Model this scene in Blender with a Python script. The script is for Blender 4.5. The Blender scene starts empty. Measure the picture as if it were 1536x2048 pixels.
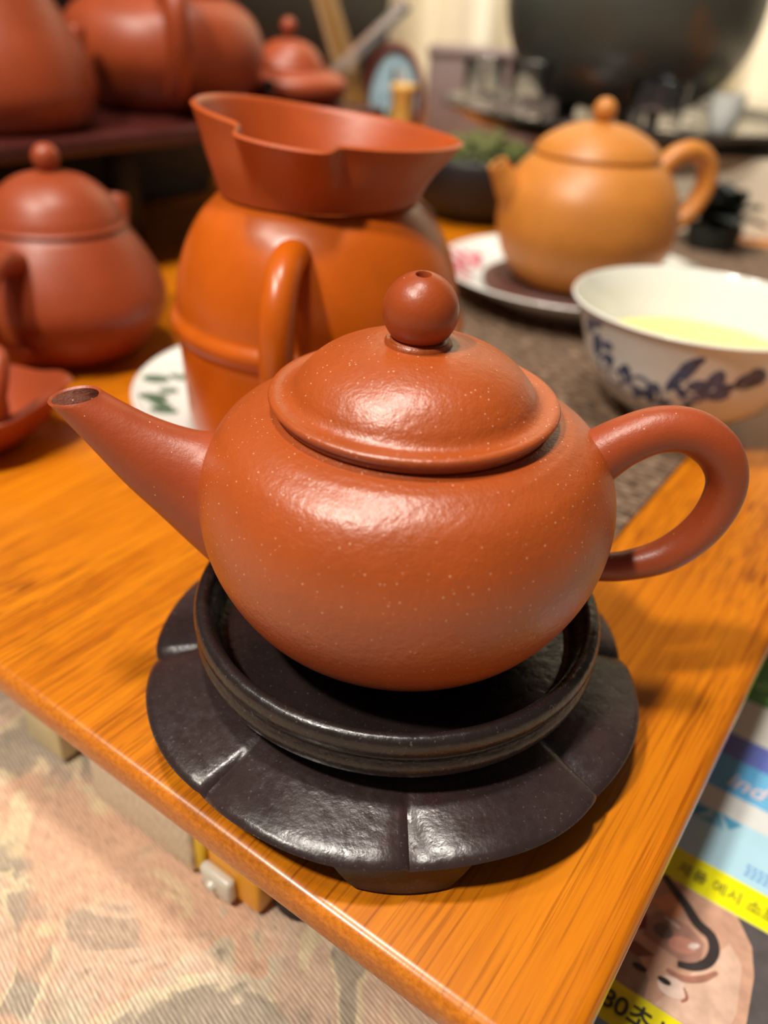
import bpy, bmesh, math, random
from mathutils import Vector, Matrix
random.seed(4)
S = bpy.context.scene
COL = S.collection
PI = math.pi

# ------------------------------------------------------------------ camera, world, lamps, exposure
cam = bpy.data.cameras.new('camera')
co = bpy.data.objects.new('camera', cam)
COL.objects.link(co)
cam.sensor_fit = 'HORIZONTAL'
cam.sensor_width = 36.0
cam.lens = 1626.86 / 1536 * 36.0
cam.clip_start = 0.005
p, r = 0.5621, 0.0609
f = Vector((0, math.cos(p), -math.sin(p)))
u0 = Vector((1, 0, 0)).cross(f)
X = math.cos(r) * Vector((1, 0, 0)) + math.sin(r) * u0
U = -math.sin(r) * Vector((1, 0, 0)) + math.cos(r) * u0
M = Matrix((X, U, -f)).transposed().to_4x4()
M.translation = Vector((-0.0040, -0.1366, 0.1337))
co.matrix_world = M
cam.dof.use_dof = True
cam.dof.focus_distance = 0.145
cam.dof.aperture_fstop = 12.0
S.camera = co

S.view_settings.view_transform = 'Standard'
S.view_settings.look = 'None'
S.view_settings.gamma = 1
S.view_settings.use_curve_mapping = False
S.view_settings.exposure = 0.05

w = bpy.data.worlds.new('room_light')
S.world = w
w.use_nodes = True
bg = w.node_tree.nodes['Background']
bg.inputs[0].default_value = (1.0, 0.92, 0.83, 1)
bg.inputs[1].default_value = 0.075


def lamp(name, loc, size, power, col, target=(0, 0.03, 0.04)):
    d = bpy.data.lights.new(name, 'AREA')
    d.shape = 'DISK'
    d.size = size
    d.energy = power
    d.color = col
    o = bpy.data.objects.new(name, d)
    COL.objects.link(o)
    o.location = loc
    v = Vector(target) - Vector(loc)
    o.rotation_euler = v.to_track_quat('-Z', 'Y').to_euler()
    return o


lamp('ceiling_lamp', (-0.66, -0.08, 1.06), 0.10, 3.0, (1.0, 0.92, 0.81))
lamp('ceiling_lamp', (-0.48, -0.40, 1.10), 0.09, 13.0, (1.0, 0.92, 0.81))
lamp('ceiling_lamp', (-0.12, -0.04, 1.20), 0.12, 9.0, (1.0, 0.92, 0.82))
lamp('curtain_fill_light', (-0.02, 0.50, 0.95), 0.12, 3.4, (1.0, 0.92, 0.80), (0.22, 0.92, 0.12)).data.spread = math.radians(95)  # added fill light that brightens the curtain and side-lights its folds


# ------------------------------------------------------------------ helpers
def tag(o, label=None, cat=None, group=None, kind=None):
    if label: o['label'] = label
    if cat: o['category'] = cat
    if group: o['group'] = group
    if kind: o['kind'] = kind
    return o


def empty(name, loc, label, cat, rz=0.0, group=None):
    o = bpy.data.objects.new(name, None)
    o.empty_display_size = 0.01
    COL.objects.link(o)
    o.location = loc
    o.rotation_euler = (0, 0, rz)
    return tag(o, label, cat, group)


def mesh(name, verts, faces, mat, parent=None, smooth=True, loc=None, rot=None):
    me = bpy.data.meshes.new(name)
    me.from_pydata([tuple(v) for v in verts], [], faces)
    me.update()
    if mat: me.materials.append(mat)
    bm = bmesh.new(); bm.from_mesh(me)
    bmesh.ops.recalc_face_normals(bm, faces=bm.faces)
    bm.to_mesh(me); bm.free()
    if smooth:
        for q in me.polygons: q.use_smooth = True
        if hasattr(me, 'set_sharp_from_angle'): me.set_sharp_from_angle(angle=math.radians(50))
    o = bpy.data.objects.new(name, me)
    COL.objects.link(o)
    if parent: o.parent = parent
    if loc: o.location = loc
    if rot: o.rotation_euler = rot
    return o


def spline(pts, n):
    """Catmull-Rom through tuples of any length"""
    P = [list(map(float, q)) for q in pts]
    k = len(P[0])
    ext = [[2 * P[0][i] - P[1][i] for i in range(k)]] + P + [[2 * P[-1][i] - P[-2][i] for i in range(k)]]
    out = []
    m = len(P) - 1
    for j in range(n + 1):
        t = j / n * m
        i = min(int(t), m - 1)
        q = t - i
        a, b, c_, d = ext[i:i + 4]
        out.append([.5 * (2 * b[e] + (c_[e] - a[e]) * q + (2 * a[e] - 5 * b[e] + 4 * c_[e] - d[e]) * q * q
                          + (3 * b[e] - a[e] - 3 * c_[e] + d[e]) * q ** 3) for e in range(k)])
    return out


def lathe(prof, seg=96, cx=0, cy=0, wob=None):
    """surface of revolution; r<=0 collapses to a pole"""
    V, F, rows = [], [], []
    for (r_, z) in prof:
        if r_ <= 1e-6:
            rows.append([len(V)]); V.append((cx, cy, z))
        else:
            row = []
            for i in range(seg):
                a = 2 * PI * i / seg
                row.append(len(V))
                V.append((cx + r_ * math.cos(a), cy + r_ * math.sin(a), z))
            rows.append(row)
    for a, b in zip(rows, rows[1:]):
        if len(a) == 1 and len(b) == 1: continue
        for i in range(seg):
            j = (i + 1) % seg
            if len(a) == 1: F.append((a[0], b[i], b[j]))
            elif len(b) == 1: F.append((a[i], a[j], b[0]))
            else: F.append((a[i], a[j], b[j], b[i]))
    return V, F


def sweep(path, n=16, cap=True):
    """path of (x,y,z,ra,rb): tube of elliptical section; ra in the plane of the path and Z, rb sideways"""
    V, F = [], []
    P = [Vector(q[:3]) for q in path]
    prev = None
    for i, q in enumerate(path):
        t = (P[min(i + 1, len(P) - 1)] - P[max(i - 1, 0)]).normalized()
        if prev is None:
            ref = Vector((0, 1, 0)) if abs(t.y) < .9 else Vector((1, 0, 0))
            s = (ref - t * ref.dot(t)).normalized()
        else:
            s = (prev - t * prev.dot(t)).normalized()
        prev = s
        n_ = t.cross(s)
        for k in range(n):
            a = 2 * PI * k / n
            V.append(P[i] + n_ * (q[3] * math.cos(a)) + s * (q[4] * math.sin(a)))
    for i in range(len(path) - 1):
        for k in range(n):
            F.append((i * n + k, i * n + (k + 1) % n, (i + 1) * n + (k + 1) % n, (i + 1) * n + k))
    if cap:
        F.append(tuple(range(n)))
        F.append(tuple((len(path) - 1) * n + k for k in range(n)))
    return V, F


def box(sx, sy, sz, bev=0.0, seg=2, c=(0, 0, 0)):
    bm = bmesh.new()
    bmesh.ops.create_cube(bm, size=1)
    for v in bm.verts:
        v.co = Vector((v.co.x * sx + c[0], v.co.y * sy + c[1], v.co.z * sz + c[2]))
    if bev > 0:
        bmesh.ops.bevel(bm, geom=list(bm.edges), offset=bev, segments=seg, profile=.5, affect='EDGES')
    bm.verts.index_update()
    V = [v.co.copy() for v in bm.verts]
    F = [tuple(v.index for v in q.verts) for q in bm.faces]
    bm.free()
    return V, F


def merge(*parts):
    V, F = [], []
    for v, f_ in parts:
        o = len(V)
        V += list(v)
        F += [tuple(i + o for i in q) for q in f_]
    return V, F


# ------------------------------------------------------------------ materials
class NT:
    def __init__(s, name):
        s.m = bpy.data.materials.new(name)
        s.m.use_nodes = True
        s.t = s.m.node_tree
        s.b = s.t.nodes['Principled BSDF']

    def n(s, typ, **kw):
        o = s.t.nodes.new(typ)
        for k, v in kw.items():
            if k.startswith('i_'): o.inputs[k[2:].replace('_', ' ')].default_value = v
            else: setattr(o, k, v)
        return o

    def l(s, a, b): s.t.links.new(a, b)

    def coord(s, scale=(1, 1, 1), rot=(0, 0, 0), loc=(0, 0, 0)):
        tc = s.n('ShaderNodeTexCoord')
        mp = s.n('ShaderNodeMapping')
        mp.inputs['Scale'].default_value = scale
        mp.inputs['Rotation'].default_value = rot
        mp.inputs['Location'].default_value = loc
        s.l(tc.outputs['Object'], mp.inputs['Vector'])
        return mp.outputs['Vector']

    def noise(s, vec, scale, detail=3, rough=.5, dist=0):
        o = s.n('ShaderNodeTexNoise')
        o.inputs['Scale'].default_value = scale
        o.inputs['Detail'].default_value = detail
        o.inputs['Roughness'].default_value = rough
        o.inputs['Distortion'].default_value = dist
        s.l(vec, o.inputs['Vector'])
        return o.outputs['Fac']

    def ramp(s, fac, stops, interp='LINEAR'):
        o = s.n('ShaderNodeValToRGB')
        o.color_ramp.interpolation = interp
        e = o.color_ramp.elements
        while len(e) < len(stops): e.new(.5)
        for q, (pos, c) in zip(e, stops):
            q.position = pos
            q.color = (*c, 1) if len(c) == 3 else c
        s.l(fac, o.inputs['Fac'])
        return o.outputs['Color']

    def mix(s, fac, a, b, mode='MIX'):
        o = s.n('ShaderNodeMix', data_type='RGBA', blend_type=mode)
        for v, i in ((fac, 0), (a, 6), (b, 7)):
            if hasattr(v, 'links') or isinstance(v, bpy.types.NodeSocket): s.l(v, o.inputs[i])
            else: o.inputs[i].default_value = v if i == 0 else (*v, 1)
        return o.outputs[2]

    def math(s, op, a, b=0.0):
        o = s.n('ShaderNodeMath', operation=op)
        for v, i in ((a, 0), (b, 1)):
            if isinstance(v, bpy.types.NodeSocket): s.l(v, o.inputs[i])
            else: o.inputs[i].default_value = v
        return o.outputs[0]

    def bump(s, h, strength=.3, dist=.0003):
        o = s.n('ShaderNodeBump')
        o.inputs['Strength'].default_value = strength
        o.inputs['Distance'].default_value = dist
        s.l(h, o.inputs['Height'])
        s.l(o.outputs['Normal'], s.b.inputs['Normal'])

    def set(s, color=None, rough=None, **kw):
        for k, v in (('Base Color', color), ('Roughness', rough)):
            if v is None: continue
            if isinstance(v, bpy.types.NodeSocket): s.l(v, s.b.inputs[k])
            else: s.b.inputs[k].default_value = (*v, 1) if k == 'Base Color' else v
        for k, v in kw.items():
            s.b.inputs[k.replace('_', ' ')].default_value = v
        return s.m


def plain(name, col, rough=.5, var=.12, scale=60, **kw):
    """near-uniform colour with a slight procedural mottling"""
    t = NT(name)
    v = t.coord()
    f_ = t.noise(v, scale, 3)
    d = tuple(c * (1 - var) for c in col)
    l_ = tuple(min(1, c * (1 + var)) for c in col)
    return t.set(t.ramp(f_, [(.3, d), (.7, l_)]), rough, **kw)


def clay(name, col, rough=.42, grain=1.0, dust=0.0, spec=.5):
    t = NT(name)
    v = t.coord()
    big = t.noise(v, 55, 4, .6)
    fine = t.noise(v, 650, 3, .6)
    pits = t.noise(v, 2300, 2, .5)
    base = t.ramp(big, [(.3, tuple(c * .90 for c in col)), (.7, tuple(c * 1.08 for c in col))])
    if dust > 0:
        vo = t.n('ShaderNodeTexVoronoi', feature='F1')
        vo.inputs['Scale'].default_value = 1250
        t.l(v, vo.inputs['Vector'])
        sel = t.n('ShaderNodeSeparateColor')
        t.l(vo.outputs['Color'], sel.inputs[0])
        # only some cells carry a speck, each speck of its own size
        size = t.math('MULTIPLY', t.math('GREATER_THAN', sel.outputs[0], 1 - dust), t.math('ADD', t.math('MULTIPLY', sel.outputs[1], .13), .05))
        m = t.math('LESS_THAN', vo.outputs['Distance'], size)
        base = t.mix(t.math('MULTIPLY', m, .75), base, (.80, .55, .38))
    h = t.math('ADD', t.math('MULTIPLY', fine, 1.0), t.math('MULTIPLY', pits, .35))
    t.bump(h, min(1, .40 * grain), .0004)
    return t.set(base, rough, Specular_IOR_Level=spec)


def table_wood():
    t = NT('varnished_wood')
    v1 = t.coord((5, 110, 30))
    v2 = t.coord((18, 950, 100))
    v3 = t.coord((75, 1500, 200), loc=(3, 1, 0))
    v4 = t.coord((9, 9, 9))
    bands = t.noise(v1, 1.0, 3, .55)
    streak = t.noise(v2, 1.0, 3, .6)
    dash = t.noise(v3, 1.0, 2, .5)
    patch = t.noise(v4, 1.0, 2, .5)
    base = t.ramp(bands, [(.28, (.47, .125, .003)), (.5, (.58, .172, .004)), (.75, (.69, .222, .006))])
    c2 = t.ramp(streak, [(.34, (.52, .42, .34)), (.49, (1, 1, 1))])
    c = t.mix(.85, base, c2, 'MULTIPLY')
    dm = t.ramp(dash, [(.51, (0, 0, 0)), (.59, (1, 1, 1))])
    pm = t.ramp(patch, [(.44, (.08, .08, .08)), (.60, (.75, .75, .75))])
    k = t.mix(1.0, dm, pm, 'MULTIPLY')
    bw = t.n('ShaderNodeRGBToBW')
    t.l(k, bw.inputs[0])
    c = t.mix(bw.outputs[0], c, (.17, .034, .004))
    # end grain where the board is cut across (faces looking along its length)
    geo = t.n('ShaderNodeTexCoord')
    sx = t.n('ShaderNodeSeparateXYZ'); t.l(geo.outputs['Normal'], sx.inputs[0])
    endm = t.math('GREATER_THAN', t.math('ABSOLUTE', sx.outputs[0]), .55)
    eg = t.ramp(t.noise(t.coord((900, 900, 1400)), 1, 3, .7), [(.35, (.42, .115, .008)), (.65, (.60, .19, .016))])
    c = t.mix(endm, c, eg)
    t.bump(t.math('ADD', streak, dash), .05, .0002)
    return t.set(c, .26, Specular_IOR_Level=.45)


def dark_wood(name, col=(.022, .012, .011), rough=.34, red=(.05, .012, .012), grain=1.0):
    t = NT(name)
    v = t.coord()
    a = t.noise(v, 70, 4, .65)
    b = t.noise(t.coord((500, 500, 700)), 1, 3, .6)
    d = t.noise(v, 1500, 2, .5)
    c = t.ramp(a, [(.35, col), (.62, tuple(x * 1.35 for x in col)), (.8, red)])
    dust = t.ramp(d, [(.66, (0, 0, 0)), (.74, (1, 1, 1))])
    bw = t.n('ShaderNodeRGBToBW'); t.l(dust, bw.inputs[0])
    c = t.mix(t.math('MULTIPLY', bw.outputs[0], .16), c, (.35, .30, .26))
    rr = t.ramp(b, [(.3, (rough * .8,) * 3), (.7, (rough * 1.35,) * 3)])
    h = t.math('ADD', t.math('MULTIPLY', t.noise(v, 420, 3, .6), 1.0), t.math('MULTIPLY', b, .8))
    t.bump(h, .30 * grain, .0004)
    return t.set(c, rr, Specular_IOR_Level=.55)


def woven_cloth():
    """pale brocade: drifting peach, grey and straw patches crossed by fine ribs"""
    t = NT('patterned_brocade')
    v = t.coord((1, 1, 1))
    p1 = t.noise(t.coord((24, 18, 1)), 1, 4, .55, .8)
    p2 = t.noise(t.coord((32, 24, 1), loc=(5, 2, 0)), 1, 4, .55, .8)
    c = t.ramp(p1, [(.0, (.33, .28, .22)), (.455, (.36, .31, .25)), (.475, (.60, .51, .39)), (.515, (.64, .55, .43)), (.535, (.72, .47, .34)), (.61, (.68, .44, .32)), (.63, (.74, .60, .40))])
    c2 = t.ramp(p2, [(.0, (.37, .32, .26)), (.44, (.40, .34, .28)), (.46, (.76, .64, .44)), (.475, (.76, .64, .44)), (.495, (.66, .46, .36)), (.58, (.70, .52, .40)), (.60, (.46, .37, .30))])
    fray = t.ramp(t.noise(t.coord((26, 26, 1), loc=(9, 4, 0)), 1, 3, .6), [(.47, (0, 0, 0)), (.53, (1, 1, 1))])
    bwf = t.n('ShaderNodeRGBToBW'); t.l(fray, bwf.inputs[0])
    c = t.mix(t.math('MULTIPLY', bwf.outputs[0], .8), c, c2)
    wv = t.n('ShaderNodeTexWave', wave_type='BANDS', bands_direction='X')
    wv.inputs['Scale'].default_value = 330
    wv.inputs['Distortion'].default_value = .6
    wv.inputs['Detail Scale'].default_value = 2
    t.l(v, wv.inputs['Vector'])
    rib = t.noise(t.coord((2600, 260, 1)), 1, 2, .6)
    k = t.ramp(wv.outputs['Fac'], [(.15, (.64, .60, .57)), (.6, (1.12, 1.10, 1.04))])
    c = t.mix(.75, c, k, 'MULTIPLY')
    k2 = t.ramp(rib, [(.35, (.72, .70, .68)), (.62, (1.15, 1.15, 1.12))])
    c = t.mix(.9, c, k2, 'MULTIPLY')
    t.bump(wv.outputs['Fac'], .5, .0003)
    return t.set(c, .8, Specular_IOR_Level=.2)


def runner_mat():
    t = NT('dark_woven_mat')
    v = t.coord((1, 1, 1))
    n1 = t.noise(t.coord((620, 170, 1)), 1, 3, .65)
    n2 = t.noise(v, 60, 2)
    wv = t.n('ShaderNodeTexWave', wave_type='BANDS', bands_direction='X')
    wv.inputs['Scale'].default_value = 110
    wv.inputs['Distortion'].default_value = 1.5
    t.l(v, wv.inputs['Vector'])
    c = t.ramp(n1, [(.36, (.040, .025, .017)), (.50, (.15, .095, .060)), (.64, (.40, .28, .19))])
    c = t.mix(.5, c, t.ramp(wv.outputs['Fac'], [(.1, (.5, .46, .44)), (.7, (1.05, 1, 1))]), 'MULTIPLY')
    t.bump(t.math('ADD', wv.outputs['Fac'], n1), .6, .0004)
    return t.set(c, .75, Specular_IOR_Level=.25)


RED = (.37, .066, .007)
M_clay = clay('red_clay', RED, .37, 1.0, .42, .85)
M_clay_knob = clay('red_clay_knob', (.31, .052, .009), .36, .45, .02)
M_clay_spout = clay('red_clay_spout', (.32, .056, .015), .40, .55, .07)
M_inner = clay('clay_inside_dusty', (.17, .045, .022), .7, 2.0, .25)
M_jug = clay('orange_clay', (.50, .094, .003), .30, .25)
M_funnel = clay('orange_clay_matt', (.41, .070, .010), .40, .35)
M_pot = clay('red_clay_distant', (.32, .054, .014), .42, .2)
M_ochre = clay('ochre_clay', (.56, .205, .034), .42, .2)
M_brown = clay('brown_clay', (.10, .035, .025), .55, .4)
M_wood = table_wood()
M_stand = dark_wood('dark_stained_wood', (.024, .014, .0135), .27, (.055, .015, .016), .8)
M_ring = dark_wood('dark_lacquered_ring', (.014, .009, .0085), .27, (.028, .011, .009), 1.0)
M_shelf = dark_wood('dark_red_lacquer', (.055, .010, .008), .28, (.09, .016, .012), .3)
M_black = plain('blackened_wood', (.008, .005, .005), .55)
M_cloth = woven_cloth()
M_mat = runner_mat()
M_porc = plain('white_porcelain', (.80, .80, .75), .12, .03, 20, Coat_Weight=.4, Coat_Roughness=.05)
M_tea = plain('pale_yellow_tea', (.80, .70, .25), .04, .04, 20, Specular_IOR_Level=.4, Subsurface_Weight=.3)
M_tea.node_tree.nodes['Principled BSDF'].inputs['Subsurface Radius'].default_value = (.01, .008, .003)
M_blue = plain('cobalt_blue_glaze', (.075, .10, .20), .2, .5, 300)
M_green = plain('green_glaze', (.10, .16, .10), .2, .4, 200)
M_pink = plain('pink_glaze', (.62, .16, .20), .2, .3, 200)
M_linen = NT('natural_linen')
_v = M_linen.noise(M_linen.coord((300, 2200, 300)), 1, 2)
M_linen = M_linen.set(M_linen.ramp(_v, [(.35, (.60, .50, .37)), (.65, (.80, .70, .54))]), .85)
M_yellow = plain('yellow_plastic', (.72, .46, .01), .3, .1)
M_amber = plain('amber_plastic', (.80, .34, .01), .25, .08)
M_white = plain('white_plastic', (.66, .62, .52), .25, .05)
M_rubber = plain('black_rubber', (.012, .010, .010), .6)
M_leg = plain('brown_wood_leg', (.22, .10, .035), .5, .3, 80)
M_cream = plain('cream_board', (.70, .60, .36), .6)
M_bamboo = NT('bamboo_tan')
_v = M_bamboo.noise(M_bamboo.coord((400, 400, 20)), 1, 3)
M_bamboo = M_bamboo.set(M_bamboo.ramp(_v, [(.3, (.12, .052, .008)), (.7, (.19, .085, .014))]), .4)
M_bamboo_l = plain('pale_bamboo', (.72, .42, .10), .4, .15, 120)
M_curtain = plain('cream_curtain', (.80, .73, .57), .85, .06, 8)
M_plinthcloth = plain('beige_cloth', (.78, .68, .52), .85, .06, 12)
M_iron = NT('dark_iron_glaze')
_a = M_iron.noise(M_iron.coord((9, 9, 7), loc=(.6, 0, .2)), 1, 3, .6)
_c = M_iron.ramp(_a, [(.45, (.055, .060, .049)), (.60, (.058, .054, .042)), (.66, (.13, .055, .020)), (.76, (.22, .10, .03))])
M_iron = M_iron.set(_c, .38)
M_tray = plain('black_lacquer_tray', (.030, .027, .027), .12, .2, Specular_IOR_Level=.8)
M_mauve = plain('mauve_grey_box', (.17, .12, .11), .5)
M_moss = plain('moss_green', (.10, .12, .025), .8, .5, 150)
M_plant = plain('dark_green_black', (.012, .016, .013), .6, .4, 60)
M_oval = plain('dark_red_frame', (.16, .032, .024), .3, .2)
M_glass = NT('clear_glass').set((1, 1, 1), .02, Transmission_Weight=1.0, IOR=1.45)
M_glass_t = NT('clear_plastic').set((.9, .9, .9), .15, Transmission_Weight=.9, IOR=1.3)

# ------------------------------------------------------------------ the ground below and what closes the view behind
TA = math.radians(56.267)                      # direction of the table's right edge
E1 = Vector((math.cos(TA), math.sin(TA), 0))   # along the right edge, away
E2 = Vector((-math.sin(TA), math.cos(TA), 0))  # along the left edge, away
CORNER = Vector((0.02675, -0.07941, 0))
GZ = -0.050


def tw(s, t, z=0.0):
    return CORNER + E1 * s + E2 * t + Vector((0, 0, z))


# patterned cloth on the surface the table stands on: a gently uneven sheet
V, F = [], []
N = 70
for i in range(N + 1):
    for j in range(N + 1):
        x = -.75 + 1.7 * i / N; y = -.75 + 1.9 * j / N
        V.append((x, y, .0006 * math.sin(9 * x + 2 * y) * math.sin(7 * y)))
for i in range(N):
    for j in range(N):
        a = i * (N + 1) + j
        F.append((a, a + 1, a + N + 2, a + N + 1))
cloth = mesh('patterned_cloth', V, F, M_cloth, loc=(0, 0, GZ - .0012), rot=(0, 0, math.radians(42.5)))
tag(cloth, 'pale peach and grey ribbed brocade cloth spread beneath the wooden table', 'cloth')

# table
tb = empty('table', tuple(tw(0, 0)), 'low varnished orange wooden table with streaked grain under the clay teapots', 'table', TA)
TL, TW = .86, .78
V, F = box(TL, TW, .0088, .0028, 4, (TL / 2 - .0005, TW / 2 - .0005, -.0044))
mesh('tabletop', V, F, M_wood, tb)
for (s, t) in ((.0235, .0700), (.0235, .70), (.78, .0700), (.78, .70)):
    V, F = lathe([(0, -.0085), (.0052, -.0085), (.0050, -.038), (.0060, -.045), (.0060, GZ + .0005), (0, GZ + .0005)], 24, s, t)
    mesh('leg', V, F, M_rubber, tb)
# brown apron rail set back below the top
V, F = box(.010, .30, .020, .001, 1, (.060, .40, -.0187))
mesh('apron', V, F, M_leg, tb)

# linen-covered box, yellow box, cream block lying under the table
bx = empty('linen_box', tuple(tw(.0122, .1135, GZ)), 'beige linen covered box tucked under the left table edge', 'box', TA)
V, F = box(.060, .0375, .030, .0012, 2, (.030, 0, .015)); mesh('body', V, F, M_linen, bx)
V, F = box(.0605, .038, .008, .0012, 2, (.0302, 0, .0342)); mesh('lid', V, F, M_linen, bx)

yb = empty('yellow_box', tuple(tw(.0134, .0850, GZ)), 'yellow plastic box with a white clip lying under the front table edge', 'box', TA)
V, F = box(.030, .0165, .0125, .0012, 3, (.0155, -.0022, .0064)); mesh('case', V, F, M_amber, yb)
V, F = box(.030, .0040, .0150, .0012, 2, (.0150, .0086, .0077)); mesh('end_cap', V, F, M_yellow, yb)
V, F = box(.0030, .0100, .0075, .0012, 3, (-.0008, .0012, .0046)); cl = mesh('clip', V, F, M_white, yb)
cl['label'] = 'white clip'
V, F = lathe([(0, .0012), (.0012, .0010), (.0016, 0), (0, 0)], 16)
bt = mesh('button', V, F, M_white, cl, loc=(-.0023, .0020, .0040), rot=(0, -PI / 2, 0))

cb = empty('cream_block', tuple(tw(.0200, .1560, GZ)), 'small cream block standing beyond the linen box under the table', 'block', TA)
V, F = box(.012, .016, .030, .001, 2, (0, 0, .0150)); mesh('body', V, F, M_cream, cb)
V, F = box(.014, .018, .004, .001, 2, (0, 0, .0318)); mesh('cap', V, F, M_white, cb)

# brochure lying beside the right table edge
BS = .000948


def flat(pts, z, th=.00006):
    n = len(pts)
    V = [(x * BS, y * BS, z) for x, y in pts] + [(x * BS, y * BS, z + th) for x, y in pts]
    F = [tuple(range(n - 1, -1, -1)), tuple(range(n, 2 * n))] + [(i, (i + 1) % n, n + (i + 1) % n, n + i) for i in range(n)]
    return V, F


def ell(cx, cy, a, b, rot=0, n=20):
    return [(cx + a * math.cos(2 * PI * i / n) * math.cos(rot) - b * math.sin(2 * PI * i / n) * math.sin(rot),
             cy + a * math.cos(2 * PI * i / n) * math.sin(rot) + b * math.sin(2 * PI * i / n) * math.cos(rot)) for i in range(n)]


def ribbon(pts, wd):
    pts = spline(pts, 24)
    L, R = [], []
    for i, (x, y) in enumerate(pts):
        x0, y0 = pts[max(0, i - 1)]; x1, y1 = pts[min(len(pts) - 1, i + 1)]
        d = math.hypot(x1 - x0, y1 - y0) or 1
        nx, ny = -(y1 - y0) / d, (x1 - x0) / d
        k = wd * (.55 + .45 * math.sin(PI * i / (len(pts) - 1)))
        L.append((x + nx * k, y + ny * k)); R.append((x - nx * k, y - ny * k))
    return L + R[::-1]


br = empty('brochure', (.0476, -.0419, GZ), 'printed brochure with yellow text bands and a face lying beside the right table edge', 'brochure', TA - PI / 2)


def paper(name, col, rough=.35):
    return plain(name, col, rough, .04, 90)


V, F = flat([(-22, -70), (60, -70), (60, 150), (-22, 150)], .0006, .0006)
mesh('sheet', V, F, paper('paper_white', (.86, .85, .76)), br, smooth=False)
Z = .00125
bands = [('blue_foot_band', -70, -2, (.22, .36, .46)), ('lower_yellow_band', -2, 8.1, (.82, .72, .005)), ('upper_yellow_band', 42.6, 53, (.92, .88, .004)),
         ('pale_blue_panel', 53, 72, (.48, .76, .90)), ('grey_stripe', 72, 80.5, (.76, .78, .77)), ('sky_blue_band', 80.5, 95, (.12, .48, .84)),
         ('indigo_band', 95, 105.5, (.15, .20, .62)), ('green_panel', 124, 150, (.06, .36, .04))]
for nm, b0, b1, c in bands:
    V, F = flat([(-22, b0), (60, b0), (60, b1), (-22, b1)], Z); mesh(nm, V, F, paper(nm + '_ink', c), br, smooth=False)
# ripple of lighter green in the leaf photograph and blue facets
for (x, y, a, b, q) in ((6, 134, 4, 2.4, .5), (12, 138, 5, 2, -.4), (9, 128, 3, 1.2, .2), (17, 131, 4, 2, .7)):
    V, F = flat(ell(x, y, a, b, q), Z + .0001); mesh('leaf_print', V, F, paper('leaf_ink', (.22, .62, .12)), br, smooth=False)
for k, pts in enumerate(([(-2, 69), (3.1, 71.2), (6.4, 71), (3.0, 66.5)], [(6.6, 70.8), (9.4, 67.6), (11.2, 66.0), (8.6, 71.8)], [(9.2, 71.8), (12.4, 67.4), (15.2, 71.2)], [(3.4, 66.4), (7.4, 69.4), (9.8, 66.4)])):
    V, F = flat(pts, Z + .0001); mesh('facet_print', V, F, paper('facet_ink', ((.07, .36, .62), (.12, .48, .72), (.10, .42, .68), (.16, .52, .76))[k]), br, smooth=False)
for k in range(9):   # fine lines across the sky blue band
    y = 81.3 + k * 1.5
    V, F = flat([(14, y), (60, y + 4), (60, y + 4.5), (14, y + .5)], Z + .0001) if y + 4.5 < 95 else flat([(14, y), (40, y + .8), (40, y + 1.3), (14, y + .5)], Z + .0001)
    mesh('line_print', V, F, paper('line_ink', (.30, .66, .86)), br, smooth=False)
# printed face seen from below: skin, dark glasses, nose, hair
face = [('skin_print', [(-22, 8.2), (31.0, 8.2), (30.4, 17.7), (29.1, 29.1), (26.7, 36.4), (21.5, 42.4), (-22, 42.4)], (.62, .36, .25)),
        ('backdrop_print', [(31.0, 8.2), (60, 8.2), (60, 42.4), (21.5, 42.4), (26.7, 36.4), (29.1, 29.1), (30.4, 17.7)], (.10, .085, .085)),
        ('cheek_print', [(12, 8.4), (27, 8.4), (28, 18), (26, 30), (22, 34), (19, 26), (16, 19)], (.72, .48, .36)),
        ('shade_print', [(-22, 8.4), (9.5, 8.4), (9, 13), (4, 18), (-22, 22)], (.36, .24, .18)),
        ('forehead_print', [(2, 33), (6, 38.4), (9.8, 37), (9, 31)], (.78, .34, .17)),
        ('eye_print', [(2.0, 27.4), (5.0, 31.5), (12.0, 32.2), (17.0, 30.0), (17.4, 25.2), (14.8, 22.0), (9.6, 22.6), (4.0, 23.0)], (.42, .22, .17)),
        ('lid_print', ell(12.6, 26.2, 3.4, 2.2, .5), (.66, .30, .22)),
        ('iris_print', ell(7.6, 27.0, 2.4, 2.0, .2), (.17, .12, .10)),
        ('brow_print', [(-4, 26), (2.5, 29), (4, 25), (-2, 20)], (.25, .045, .03)),
        ('mouth_line_print', [(-1, 17.5), (4.6, 16.8), (8, 19.5), (3, 20.2)], (.25, .09, .06)),
        ('nose_print', ell(14.0, 14.6, 3.4, 2.6, .3), (.80, .60, .50)),
        ('glint_print', ell(15.0, 27.6, 1.5, .7, .8), (.80, .66, .60)),
        ('glint_print', ell(8.6, 30.4, 2.2, .6, -.2), (.70, .55, .46)),
        ('nose_shadow_print', ribbon([(16.3, 16.2), (17.6, 14.2), (16.8, 12.6)], .35), (.36, .13, .09)),
        ('nose_shadow_print', ribbon([(11.5, 18.0), (15.5, 18.2), (19.2, 21.0), (21.6, 24.6)], .8), (.40, .18, .13)),
        ('nostril_print', ell(6.1, 14.5, 1.7, .8, .05), (.035, .02, .015)),
        ('nostril_print', ell(12.0, 14.9, 1.6, .8, .05), (.03, .018, .015)),
        ('glasses_print', ribbon([(2.6, 42.2), (6.0, 39.8), (10.2, 37.0), (14.0, 34.0), (17.6, 32.8), (19.4, 29.6), (19.0, 25.6), (16.6, 22.4), (13.2, 20.8)], 1.35), (.045, .035, .035))]
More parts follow.
